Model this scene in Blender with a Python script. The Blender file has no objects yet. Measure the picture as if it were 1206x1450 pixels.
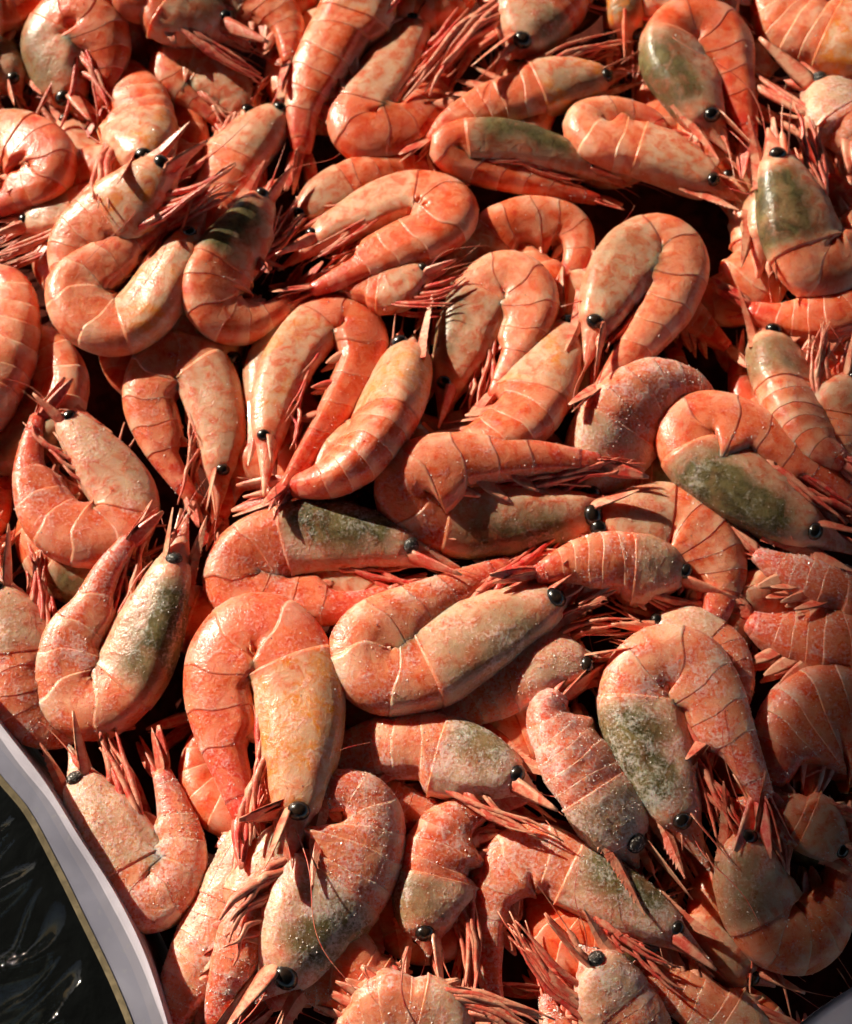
import bpy, math, random
import numpy as np
from mathutils import Vector, Matrix, noise as mnoise

R = math.radians
sc = bpy.context.scene
col = sc.collection
random.seed(7)
rng = np.random.default_rng(11)

# ------------------------------------------------------------------ camera
IW, IH = 1206.0, 1450.0                 # the photograph's pixel grid, used for measuring
VFOV, TILT, DIST = R(40), R(23), 0.50
cam_d = bpy.data.cameras.new('camera')
cam = bpy.data.objects.new('camera', cam_d)
col.objects.link(cam)
sc.camera = cam
cam_d.sensor_fit = 'VERTICAL'
cam_d.sensor_height = 24
cam_d.angle_y = VFOV
cam_d.clip_start, cam_d.clip_end = 0.01, 200
CAM = np.array([0.0, -math.sin(TILT) * DIST, math.cos(TILT) * DIST])
FWD = -CAM / DIST
UPV = np.array([0.0, math.cos(TILT), math.sin(TILT)])
RGT = np.array([1.0, 0.0, 0.0])
cam.location = CAM
cam.rotation_euler = (TILT, 0, 0)
cam_d.dof.use_dof = True
cam_d.dof.focus_distance = 0.455
cam_d.dof.aperture_fstop = 11
FPX = IH / 2 / math.tan(VFOV / 2)

# ------------------------------------------------------------------ world, sun, exposure
SUN_AZ, SUN_EL = R(-52), R(26)          # from the upper left of the picture
world = bpy.data.worlds.new('World')
sc.world = world
world.use_nodes = True
wn = world.node_tree.nodes
bg = wn['Background']
sky = wn.new('ShaderNodeTexSky')
sky.sky_type = 'NISHITA'
sky.sun_disc = False
sky.sun_elevation = SUN_EL
sky.sun_rotation = SUN_AZ
world.node_tree.links.new(sky.outputs[0], bg.inputs[0])
bg.inputs[1].default_value = 0.05
sun_d = bpy.data.lights.new('sun', 'SUN')
sun_d.energy = 5.0
sun_d.angle = R(0.5)
sun_d.color = (1.0, 0.90, 0.71)
sun = bpy.data.objects.new('sun', sun_d)
col.objects.link(sun)
SUN_DIR = Vector((math.sin(SUN_AZ) * math.cos(SUN_EL), math.cos(SUN_AZ) * math.cos(SUN_EL), math.sin(SUN_EL)))
sun.rotation_euler = SUN_DIR.to_track_quat('Z', 'Y').to_euler()
sun.location = SUN_DIR * 2
sc.view_settings.view_transform = 'Standard'
sc.view_settings.look = 'None'
sc.view_settings.gamma = 1
sc.view_settings.use_curve_mapping = False
sc.view_settings.exposure = 0.58
sc.cycles.use_adaptive_sampling = True
sc.cycles.adaptive_threshold = 0.06
sc.cycles.adaptive_min_samples = 16
sc.cycles.max_bounces = 6
sc.cycles.diffuse_bounces = 3
sc.cycles.glossy_bounces = 2
sc.cycles.transmission_bounces = 4
sc.cycles.transparent_max_bounces = 6
sc.cycles.caustics_reflective = False
sc.cycles.caustics_refractive = False


def ray(px, py):
    d = FWD * FPX + RGT * (px - IW / 2) + UPV * (IH / 2 - py)
    return d


def unproj(px, py, z):
    d = ray(px, py)
    return CAM + d * ((z - CAM[2]) / d[2])


def px_size(p):
    return float(np.dot(p - CAM, FWD)) / FPX       # metres per photo pixel at p


# ------------------------------------------------------------------ materials
def new_mat(name):
    m = bpy.data.materials.new(name)
    m.use_nodes = True
    nt = m.node_tree
    return m, nt, nt.nodes['Principled BSDF']


class NB:
    """tiny node-graph helper"""
    def __init__(s, nt):
        s.nt, s.n, s.l = nt, nt.nodes, nt.links

    def put(s, sock, v):
        if isinstance(v, bpy.types.NodeSocket):
            s.l.new(v, sock)
        else:
            sock.default_value = v

    def math(s, op, a, b=0.0, clamp=False):
        n = s.n.new('ShaderNodeMath'); n.operation = op; n.use_clamp = clamp
        s.put(n.inputs[0], a); s.put(n.inputs[1], b)
        return n.outputs[0]

    def step(s, v, a, b, lo=0.0, hi=1.0):
        n = s.n.new('ShaderNodeMapRange'); n.interpolation_type = 'SMOOTHSTEP'
        s.put(n.inputs[0], v); s.put(n.inputs[1], a); s.put(n.inputs[2], b)
        s.put(n.inputs[3], lo); s.put(n.inputs[4], hi)
        return n.outputs[0]

    def mix(s, f, a, b, mode='MIX'):
        n = s.n.new('ShaderNodeMix'); n.data_type = 'RGBA'; n.blend_type = mode
        s.put(n.inputs[0], f)
        s.put(n.inputs[6], a if isinstance(a, bpy.types.NodeSocket) else (*a, 1))
        s.put(n.inputs[7], b if isinstance(b, bpy.types.NodeSocket) else (*b, 1))
        return n.outputs[2]

    def noise(s, vec, scale, detail=3.0, rough=0.55, dist=0.0):
        n = s.n.new('ShaderNodeTexNoise')
        s.put(n.inputs['Vector'], vec)
        n.inputs['Scale'].default_value = scale
        n.inputs['Detail'].default_value = detail
        n.inputs['Roughness'].default_value = rough
        n.inputs['Distortion'].default_value = dist
        return n.outputs[0]

    def attr(s, name):
        n = s.n.new('ShaderNodeAttribute'); n.attribute_name = name
        return n

    def sep(s, v):
        n = s.n.new('ShaderNodeSeparateXYZ'); s.put(n.inputs[0], v)
        return n.outputs

    def pos(s, rnd):
        g = s.n.new('ShaderNodeNewGeometry')
        v = s.n.new('ShaderNodeVectorMath'); v.operation = 'ADD'
        c = s.n.new('ShaderNodeCombineXYZ')
        s.put(c.inputs[0], rnd); s.put(c.inputs[1], s.math('MULTIPLY', rnd, 3.7)); s.put(c.inputs[2], s.math('MULTIPLY', rnd, 1.9))
        s.l.new(g.outputs['Position'], v.inputs[0]); s.l.new(c.outputs[0], v.inputs[1])
        return v.outputs[0], g

    def bump(s, h, strength, dist, normal=None):
        n = s.n.new('ShaderNodeBump')
        n.inputs['Strength'].default_value = strength
        n.inputs['Distance'].default_value = dist
        s.put(n.inputs['Height'], h)
        if normal is not None:
            s.l.new(normal, n.inputs['Normal'])
        return n.outputs[0]


def shell_material():
    m, nt, b = new_mat('shrimp_shell')
    q = NB(nt)
    pr = q.sep(q.attr('prm').outputs['Vector'])
    u, v, t = pr[0], pr[1], pr[2]
    lk = q.attr('look')
    lc = nt.nodes.new('ShaderNodeSeparateColor')
    nt.links.new(lk.outputs['Color'], lc.inputs[0])
    green, orange, frost = lc.outputs[0], lc.outputs[1], lc.outputs[2]
    rnd = lk.outputs['Alpha']
    p, geo = q.pos(rnd)
    nA = q.noise(p, 62, 3, 0.55, 0.6)
    nB_ = q.noise(p, 210, 4, 0.6, 0.5)
    nC = q.noise(p, 900, 3, 0.6)
    nD = q.noise(p, 2600, 2, 0.6)
    nE = q.noise(p, 110, 5, 0.7, 0.8)
    # stretched across the length: streaks that run round the body
    pale, org, red, cream = (0.82, 0.265, 0.135), (0.76, 0.105, 0.024), (0.62, 0.024, 0.014), (0.88, 0.52, 0.36)
    c = q.mix(q.step(nB_, 0.38, 0.62), pale, org)
    c = q.mix(q.step(nA, 0.50, 0.66, 0, 0.8), c, org)
    c = q.mix(q.math('MULTIPLY', q.step(nA, 0.46, 0.32), q.step(nE, 0.35, 0.6, 0.1, 0.5)), c, cream)
    c = q.mix(q.math('MULTIPLY', q.step(nB_, 0.56, 0.70), q.step(nA, 0.42, 0.6, 0.25, 0.9)), c, red)
    nF = q.noise(p, 1500, 2, 0.5)
    c = q.mix(q.math('MULTIPLY', q.step(nF, 0.60, 0.68), q.step(nE, 0.4, 0.6, 0.1, 0.6)), c, red)
    # cream bands at the hind edge of each abdominal ring
    band = q.math('MULTIPLY', q.step(t, 0.40, 0.85), q.step(nE, 0.32, 0.60, 0.15, 0.85))
    band = q.math('MULTIPLY', band, q.step(v, 0.55, 0.2, 0.25, 1.0))
    c = q.mix(band, c, cream)
    c = q.mix(q.math('MULTIPLY', q.step(t, 0.90, 0.97), q.step(nE, 0.4, 0.55, 0.1, 0.55)), c, cream)
    var = q.math('FRACT', q.math('MULTIPLY', rnd, 3.17))
    c = q.mix(q.step(var, 0.45, 1.0, 0.0, 0.40), c, q.mix(q.step(nE, 0.4, 0.6), org, red))
    c = q.mix(q.step(var, 0.5, 0.0, 0.0, 0.30), c, q.mix(q.step(nE, 0.4, 0.6), pale, cream))
    # tail end redder
    c = q.mix(q.math('MULTIPLY', q.step(u, 0.74, 0.98), q.step(nB_, 0.35, 0.6, 0.25, 0.8)), c, red)
    # belly flesh
    c = q.mix(q.step(v, 0.72, 0.9, 0, 0.5), c, (0.60, 0.17, 0.09))
    # head shell: beige, with dark green or golden contents showing through
    hm = q.step(u, 0.372, 0.330)
    beige = q.mix(q.step(nB_, 0.36, 0.62), (0.74, 0.43, 0.29), (0.74, 0.27, 0.15))
    gz = q.math('MULTIPLY', q.step(q.math('ADD', v, q.math('MULTIPLY', nA, 0.5)), 1.0, 0.62), q.math('MULTIPLY', q.step(u, 0.02, 0.10), q.step(u, 0.38, 0.27)))
    gm = q.math('MULTIPLY', gz, q.math('MULTIPLY', green, q.step(nE, 0.25, 0.55, 0.6, 1.3)), True)
    grn = q.mix(q.step(nE, 0.36, 0.66), (0.045, 0.046, 0.018), (0.20, 0.165, 0.070))
    hc = q.mix(q.math('MULTIPLY', q.step(nB_, 0.50, 0.66, 0, 0.75), q.step(v, 0.1, 0.5, 0.35, 1.0)), beige, (0.70, 0.12, 0.05))
    hc = q.mix(q.step(nE, 0.55, 0.72, 0, 0.6), hc, (0.84, 0.60, 0.46))
    hc = q.mix(gm, hc, grn)
    om = q.math('MULTIPLY', q.step(q.math('ADD', nA, q.math('MULTIPLY', orange, 0.24)), 0.58, 0.76), q.step(orange, 0.05, 0.3), True)
    om = q.math('MULTIPLY', om, q.step(nB_, 0.35, 0.6, 0.2, 0.9))
    hc = q.mix(q.math('MULTIPLY', om, q.step(nE, 0.62, 0.45)), hc, (0.70, 0.22, 0.012))
    c = q.mix(q.math('MULTIPLY', hm, q.step(nA, 0.25, 0.5, 0.72, 0.97)), c, hc)
    sn = q.step(u, 0.012, -0.012)
    c = q.mix(q.math('MULTIPLY', sn, 0.9), c, q.mix(q.step(nE, 0.35, 0.65), (0.80, 0.40, 0.27), (0.68, 0.11, 0.06)))
    # rime of frost
    fm = q.math('ADD', q.math('MULTIPLY', nC, 0.45), q.math('ADD', q.math('MULTIPLY', nB_, 0.35), q.math('MULTIPLY', nA, 0.35)))
    fm = q.step(q.math('ADD', fm, q.math('MULTIPLY', frost, 0.20)), 0.63, 0.83, 0.0, 0.55)
    fm = q.math('MULTIPLY', fm, q.step(frost, 0.0, 0.45))
    c = q.mix(fm, c, (0.90, 0.80, 0.75))
    # specks
    c = q.mix(q.step(nD, 0.66, 0.76, 0, 0.22), c, (0.85, 0.66, 0.55))
    nt.links.new(c, b.inputs['Base Color'])
    b.inputs['Subsurface Weight'].default_value = 0.75
    b.inputs['Subsurface Radius'].default_value = (1.0, 0.36, 0.20)
    b.inputs['Subsurface Scale'].default_value = 0.0044
    q.put(b.inputs['Roughness'], q.math('ADD', q.step(nC, 0.3, 0.7, 0.24, 0.52), q.math('MULTIPLY', fm, 0.35)))
    b.inputs['Specular IOR Level'].default_value = 0.45
    b.inputs['Coat Weight'].default_value = 0.10
    b.inputs['Coat Roughness'].default_value = 0.12
    h = q.math('ADD', q.math('MULTIPLY', nB_, 0.8), q.math('ADD', q.math('MULTIPLY', nC, 0.24), q.math('MULTIPLY', nD, q.math('ADD', 0.03, q.math('MULTIPLY', fm, 0.35)))))
    nrm = q.bump(h, 0.5, 0.0011)
    nt.links.new(nrm, b.inputs['Normal'])
    nt.links.new(nrm, b.inputs['Coat Normal'])
    return m


def limb_material():
    m, nt, b = new_mat('shrimp_limb')
    q = NB(nt)
    pr = q.sep(q.attr('prm').outputs['Vector'])
    u, tint = pr[0], pr[1]
    rnd = pr[2]
    p, geo = q.pos(rnd)
    n1 = q.noise(p, 160, 3, 0.6, 0.8)
    n2 = q.noise(p, 900, 3, 0.6)
    n3 = q.noise(p, 3000, 2, 0.6)
    pale, pink, red = (0.80, 0.40, 0.25), (0.74, 0.15, 0.080), (0.66, 0.022, 0.024)
    c = q.mix(q.step(n1, 0.36, 0.62), pink, pale)
    c = q.mix(q.math('MULTIPLY', tint, q.step(n1, 0.25, 0.72, 1.0, 0.35)), c, red)
    c = q.mix(q.step(u, 0.82, 1.0, 0, 0.45), c, pale)
    c = q.mix(q.step(n2, 0.58, 0.72, 0, 0.35), c, (0.84, 0.60, 0.46))
    nt.links.new(c, b.inputs['Base Color'])
    q.put(b.inputs['Roughness'], q.step(n2, 0.3, 0.7, 0.24, 0.5))
    b.inputs['Coat Weight'].default_value = 0.15
    b.inputs['Coat Roughness'].default_value = 0.15
    nrm = q.bump(q.math('ADD', n2, q.math('MULTIPLY', n3, 0.4)), 0.5, 0.0006)
    nt.links.new(nrm, b.inputs['Normal'])
    return m


def eye_material(frosted):
    m, nt, b = new_mat('frosted_eye' if frosted else 'shrimp_eye')
    q = NB(nt)
    g = nt.nodes.new('ShaderNodeNewGeometry')
    n1 = q.noise(g.outputs['Position'], 1100, 3, 0.7)
    n2 = q.noise(g.outputs['Position'], 260, 2, 0.5)
    c = q.mix(q.step(n2, 0.4, 0.7), (0.006, 0.005, 0.005), (0.035, 0.018, 0.012))
    if frosted:
        c = q.mix(q.step(n1, 0.54, 0.66, 0, 0.8), c, (0.55, 0.5, 0.47))
    nt.links.new(c, b.inputs['Base Color'])
    b.inputs['Roughness'].default_value = 0.45 if frosted else 0.24
    b.inputs['Coat Weight'].default_value = 0.2 if frosted else 0.35
    b.inputs['Coat Roughness'].default_value = 0.08
    nt.links.new(q.bump(n1, 0.7 if frosted else 0.12, 0.0008), b.inputs['Normal'])
    return m


def ice_material():
    m, nt, b = new_mat('frost_ice')
    b.inputs['Base Color'].default_value = (0.85, 0.76, 0.70, 1)
    b.inputs['Roughness'].default_value = 0.25
    return m


def carton_material():
    m, nt, b = new_mat('lilac_white_liner_board')
    q = NB(nt)
    g = nt.nodes.new('ShaderNodeNewGeometry')
    n1 = q.noise(g.outputs['Position'], 38, 3, 0.5, 0.8)
    n2 = q.noise(g.outputs['Position'], 420, 3, 0.6)
    c = q.mix(q.step(n1, 0.35, 0.65), (0.52, 0.47, 0.57), (0.62, 0.56, 0.66))
    c = q.mix(q.step(n2, 0.60, 0.72, 0, 0.4), c, (0.66, 0.61, 0.61))
    nt.links.new(c, b.inputs['Base Color'])
    b.inputs['Roughness'].default_value = 0.42
    b.inputs['Coat Weight'].default_value = 0.8
    b.inputs['Coat Roughness'].default_value = 0.10
    n3 = q.noise(g.outputs['Position'], 120, 4, 0.6, 2.0)
    nt.links.new(q.bump(q.math('ADD', n1, q.math('MULTIPLY', n3, 0.12)), 0.5, 0.004), b.inputs['Coat Normal'])
    nt.links.new(q.bump(n1, 0.25, 0.002), b.inputs['Normal'])
    return m


def plain(name, colr, rough=0.6, scale=90, dark=0.6, bump=0.0, spec=0.4):
    m, nt, b = new_mat(name)
    q = NB(nt)
    g = nt.nodes.new('ShaderNodeNewGeometry')
    n1 = q.noise(g.outputs['Position'], scale, 4, 0.6, 0.4)
    nt.links.new(q.mix(q.step(n1, 0.35, 0.65), tuple(x * dark for x in colr), colr), b.inputs['Base Color'])
    b.inputs['Roughness'].default_value = rough
    b.inputs['Specular IOR Level'].default_value = spec
    if bump:
        nt.links.new(q.bump(n1, 0.6, bump), b.inputs['Normal'])
    return m


def film_material():
    m, nt, b = new_mat('clear_plastic_film')
    q = NB(nt)
    out = nt.nodes['Material Output']
    g = nt.nodes.new('ShaderNodeNewGeometry')
    n1 = q.noise(g.outputs['Position'], 60, 3, 0.5, 1.5)
    nrm = q.bump(n1, 0.12, 0.001)
    tr = nt.nodes.new('ShaderNodeBsdfTransparent')
    tr.inputs[0].default_value = (0.90, 0.93, 0.97, 1)
    gl = nt.nodes.new('ShaderNodeBsdfGlossy')
    gl.inputs['Roughness'].default_value = 0.04
    nt.links.new(nrm, gl.inputs['Normal'])
    fr = nt.nodes.new('ShaderNodeFresnel')
    fr.inputs[0].default_value = 1.55
    nt.links.new(nrm, fr.inputs['Normal'])
    mx = nt.nodes.new('ShaderNodeMixShader')
    nt.links.new(q.math('MULTIPLY', fr.outputs[0], 0.5, True), mx.inputs[0])
    nt.links.new(tr.outputs[0], mx.inputs[1]); nt.links.new(gl.outputs[0], mx.inputs[2])
    nt.links.new(mx.outputs[0], out.inputs['Surface'])
    return m


M_SHELL, M_LIMB = shell_material(), limb_material()
M_EYE, M_EYEF = eye_material(False), eye_material(True)
M_ICE, M_BOARD, M_FILM = ice_material(), carton_material(), film_material()
M_EDGE = plain('cut_board_edge', (0.50, 0.36, 0.20), 0.7, 300, 0.6)
M_DARK = plain('black_rubber_ground', (0.0035, 0.0042, 0.0042), 0.8, 60, 0.5, 0.002, 0.05)
M_FLOOR = plain('gap_shade_box_floor', (0.11, 0.022, 0.014), 0.9, 120, 0.5, 0.001, 0.05)  # dark red gives the gaps their shadowed red-brown tone in the colour


# ------------------------------------------------------------------ mesh helpers
def link_mesh(name, verts, faces, mat, parent=None, prm=None, look=None, smooth=True, origin=None, rim=None):
    """one mesh object; verts in world space, stored relative to the thing's origin"""
    v = np.asarray(verts, dtype=np.float64)
    if origin is not None:
        v = v - origin
    me = bpy.data.meshes.new(name)
    me.from_pydata(v.tolist(), [], faces if isinstance(faces, list) else faces.tolist())
    if smooth:
        fl_ = np.ones(len(me.polygons), dtype=bool)
        if rim is not None:                       # turned-in rim faces stay flat so the edge reads crisp
            nu, nv = rim
            gi, gj = np.meshgrid(np.arange(nu - 1), np.arange(nv - 1), indexing='ij')
            fl_ = ~((gi == 0) | (gi == nu - 2) | (gj == 0) | (gj == nv - 2)).ravel()
        me.polygons.foreach_set('use_smooth', fl_)
    if prm is not None:
        a = me.attributes.new('prm', 'FLOAT_VECTOR', 'POINT')
        a.data.foreach_set('vector', np.asarray(prm, dtype=np.float32).ravel())
    if look is not None:
        a = me.attributes.new('look', 'FLOAT_COLOR', 'POINT')
        a.data.foreach_set('color', np.tile(np.asarray(look, dtype=np.float32), len(v)))
    me.materials.append(mat)
    o = bpy.data.objects.new(name, me)
    col.objects.link(o)
    if parent is not None:
        o.parent = parent
    return o


def grid_faces(nu, nv, wrap_v=False):
    i = np.arange(nu - 1)[:, None]
    j = np.arange(nv if wrap_v else nv - 1)[None, :]
    j2 = (j + 1) % nv
    f = np.stack([i * nv + j + 0 * j2, i * nv + j2, (i + 1) * nv + j2, (i + 1) * nv + j + 0 * j2], -1)
    return f.reshape(-1, 4)


def norm(a):
    return a / (np.linalg.norm(a, axis=-1, keepdims=True) + 1e-12)


def tube(path, rad, sides=6):
    """closed tube round a polyline; returns verts, faces, u"""
    path = np.asarray(path); n = len(path)
    T = norm(np.gradient(path, axis=0))
    ref = np.array([0.3, 0.2, 0.93])
    A = norm(np.cross(T, ref)); B = np.cross(T, A)
    ang = np.linspace(0, 2 * math.pi, sides, endpoint=False)
    rad = np.asarray(rad)
    v = path[:, None, :] + rad[:, None, None] * (np.cos(ang)[None, :, None] * A[:, None, :] + np.sin(ang)[None, :, None] * B[:, None, :])
    f = grid_faces(n, sides, True).tolist()
    f.append(list(range(sides - 1, -1, -1)))
    f.append([(n - 1) * sides + k for k in range(sides)])
    u = np.repeat(np.linspace(0, 1, n), sides)
    return v.reshape(-1, 3), f, u


def leaf(base, fwd, side, up, length, width, thick, bend=0.0, pointy=0.6, n=8):
    """closed, slightly arched blade"""
    s = np.linspace(0, 1, n)
    w = width * np.power(np.sin(np.pi * np.clip(0.10 + 0.86 * s ** pointy, 0, 1)), 0.8) * 0.5
    cx = np.array([-1, -0.5, 0, 0.5, 1, 0.5, 0, -0.5])
    cz = np.array([0, 0.6, 1.0, 0.6, 0, -0.15, 0.15, -0.15])
    ctr = base + fwd * (s * length)[:, None] + up * (bend * length * s ** 2)[:, None]
    tk = thick * (1 - 0.7 * s)
    v = ctr[:, None, :] + side * (w[:, None] * cx[None, :])[..., None] + up * (tk[:, None] * cz[None, :])[..., None]
    f = grid_faces(n, 8, True).tolist()
    f.append(list(range(7, -1, -1))); f.append([(n - 1) * 8 + k for k in range(8)])
    return v.reshape(-1, 3), f, np.repeat(s, 8)


def catmull(P, n):
    P = np.asarray(P, float)
    P = np.vstack([2 * P[0] - P[1], P, 2 * P[-1] - P[-2]])
    out = []
    for i in range(1, len(P) - 2):
        t = np.linspace(0, 1, 24, endpoint=False)[:, None]
        a, b, c, d = P[i - 1], P[i], P[i + 1], P[i + 2]
        out.append(0.5 * (2 * b + (c - a) * t + (2 * a - 5 * b + 4 * c - d) * t ** 2 + (3 * b - a - 3 * c + d) * t ** 3))
    out.append(P[-2][None])
    Q = np.vstack(out)
    # relax small kinks from measuring
    for _ in range(14):
        Q[1:-1] = 0.5 * Q[1:-1] + 0.25 * (Q[:-2] + Q[2:])
    s = np.concatenate([[0], np.cumsum(np.linalg.norm(np.diff(Q, axis=0), axis=1))])
    k = np.linspace(0, s[-1], n)
    return np.stack([np.interp(k, s, Q[:, j]) for j in range(Q.shape[1])], 1)


# ------------------------------------------------------------------ pile surface
def mound(x, y):
    """rough height of the heap: it sinks towards the near right and the near left rim"""
    z = 0.0 * x
    a = np.clip((x - y * 0.9 - 0.13) / 0.16, 0, 1.4)
    z = z - 0.014 * a * a
    return z


CELL, HALF = 0.002, 0.27
NG = int(2 * HALF / CELL)
gx = (np.arange(NG) + 0.5) * CELL - HALF
GX, GY = np.meshgrid(gx, gx, indexing='ij')
HF = mound(GX, GY) - 0.034


def h_at(p, r):
    i0, i1 = int((p[0] - r + HALF) / CELL), int((p[0] + r + HALF) / CELL) + 1
    j0, j1 = int((p[1] - r + HALF) / CELL), int((p[1] + r + HALF) / CELL) + 1
    i0, i1, j0, j1 = max(i0, 0), min(i1, NG), max(j0, 0), min(j1, NG)
    if i0 >= i1 or j0 >= j1:
        return float(mound(p[0], p[1]) - 0.02)
    return float(HF[i0:i1, j0:j1].mean())


def stamp(P, r, lat):
    for p, q in zip(P[::3], r[::3]):
        i0, i1 = int((p[0] - q + HALF) / CELL), int((p[0] + q + HALF) / CELL) + 1
        j0, j1 = int((p[1] - q + HALF) / CELL), int((p[1] + q + HALF) / CELL) + 1
        i0, i1, j0, j1 = max(i0, 0), min(i1, NG), max(j0, 0), min(j1, NG)
        if i0 >= i1 or j0 >= j1:
            continue
        d2 = (GX[i0:i1, j0:j1] - p[0]) ** 2 + (GY[i0:i1, j0:j1] - p[1]) ** 2
        hh = np.where(d2 < q * q, p[2] + lat * np.sqrt(np.clip(q * q - d2, 0, None)), -1)
        HF[i0:i1, j0:j1] = np.maximum(HF[i0:i1, j0:j1], hh)


# ------------------------------------------------------------------ the shrimp
NR = 120
DU = [-0.15, -0.11, -0.06, -0.02, 0.0, 0.04, 0.10, 0.18, 0.28, 0.36, 0.46, 0.56, 0.66, 0.76, 0.86, 0.94, 1.0]
DV = [0.05, 0.15, 0.34, 0.54, 0.66, 0.79, 0.90, 0.98, 1.02, 1.0, 1.02, 0.99, 0.90, 0.75, 0.58, 0.44, 0.33]
SEG = [0.355, 0.45, 0.55, 0.645, 0.735, 0.825, 0.955]


class Frame:
    pass


def solve(spec):
    """lay a measured body line on the heap; returns ring frames"""
    px = catmull(spec['pts'], NR)
    s = np.linspace(0, 1, NR)
    c = spec.get('c', 0.36)
    u = np.where(s < c, s / c * 0.36, 0.36 + (s - c) / (1 - c) * 0.64)
    dep = np.interp(u, DU, DV)
    z = np.zeros(NR)
    x0 = unproj(*px[NR // 2], 0.0)
    W = spec['W'] * 1.21 * px_size(x0)
    lat = 0.72
    roll = R(spec.get('roll', random.uniform(-10, 14)))
    hh = dep * W / 2
    vert = hh * (lat * math.cos(roll) ** 2 + math.sin(roll) ** 2)
    for _ in range(3):
        P = np.array([unproj(a, b, zz) for (a, b), zz in zip(px, z)])
        need = np.array([h_at(p, 0.55 * r) for p, r in zip(P, hh)]) + 0.72 * vert
        A = np.stack([np.ones(NR), P[:, 0] - P[:, 0].mean(), P[:, 1] - P[:, 1].mean()], 1)
        k, *_ = np.linalg.lstsq(A.T @ A + np.diag([0, 4e-3, 4e-3]), A.T @ need, rcond=None)
        g = math.hypot(k[1], k[2])
        if g > 0.42:
            k[1:] *= 0.42 / g
        pl = A @ k
        res = need - pl
        top = mound(P[:, 0].mean(), P[:, 1].mean()) + spec.get('cap', 0.026)
        off = 0.55 * np.percentile(np.clip(res, 0, None), 75)
        zc = min(k[0] + off, top) + spec.get('lift', 0.0)
        z = zc + A[:, 1:] @ k[1:] + 0.30 * np.convolve(np.pad(res, 24, 'edge'), np.ones(49) / 49, 'valid')
    F = Frame()
    F.P, F.W, F.u, F.roll = P, W, u, roll
    F.n = norm(np.array([-k[1], -k[2], 1.0]))
    F.dep = dep * W
    T = norm(np.gradient(P, axis=0))
    Lf = norm(np.cross(F.n, T))
    turn = np.sum(np.cross(T[:-1], T[1:]) @ F.n)
    sg = spec.get('side') or (-1 if turn > 0 else 1)
    D0 = Lf * sg
    rr = roll + R(spec.get('twist', 0)) * (s - 0.3)
    F.D = norm(D0 * np.cos(rr)[:, None] + F.n[None, :] * np.sin(rr)[:, None])
    F.T = T
    F.B = norm(np.cross(T, F.D))
    stamp(P, hh, lat)
    F.lat = lat
    F.fill = spec.get('fill', 1.0)
    # how tightly each place curls, to keep the belly side from folding through
    ds = np.linalg.norm(np.diff(P, axis=0), axis=1).mean()
    cv = np.zeros(NR)
    cv[1:-1] = np.linalg.norm(T[2:] - T[:-2], axis=1) / (2 * ds)
    cv = np.convolve(np.pad(cv, 6, 'edge'), np.ones(13) / 13, 'valid')
    F.rc = 0.97 / np.maximum(cv, 1e-3)
    cs = np.convolve(np.pad(cv, 18, 'edge'), np.ones(37) / 37, 'valid')
    F.rcs = 1 / np.maximum(cs, 1e-3)
    F.half = None
    if 'fill' in spec:
        hv = np.zeros(NR)
        for i in range(NR):
            d = P - P[i]
            c_ = -(d @ D0[i])
            perp = np.linalg.norm(d + c_[:, None] * D0[i], axis=1)
            ok = (c_ > 0) & (perp < 0.45 * W) & (np.abs(np.arange(NR) - i) > 28)
            hv[i] = 0.5 * c_[ok].min() if ok.any() else 0.0
        hv = np.convolve(np.pad(hv, 5, 'edge'), np.ones(11) / 11, 'valid')
        F.half = np.minimum(hv, 1.0 * W)
    # smooth interpolation tables with extrapolation ahead of the head and behind the tail
    return F


def ev(F, u):
    """frame at body coordinate u (straight continuation outside 0..1)"""
    u = np.atleast_1d(np.asarray(u, float))
    uc = np.clip(u, 0, 1)
    g = lambda A: np.stack([np.interp(uc, F.u, A[:, j]) for j in range(3)], -1)
    P, T, D, B = g(F.P), norm(g(F.T)), norm(g(F.D)), norm(g(F.B))
    length = np.linalg.norm(np.diff(F.P, axis=0), axis=1).sum()
    P = P + T * ((u - uc) * length)[:, None]
    dep = np.interp(u, DU, DV) * F.W
    return P, T, D, B, dep


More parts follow.
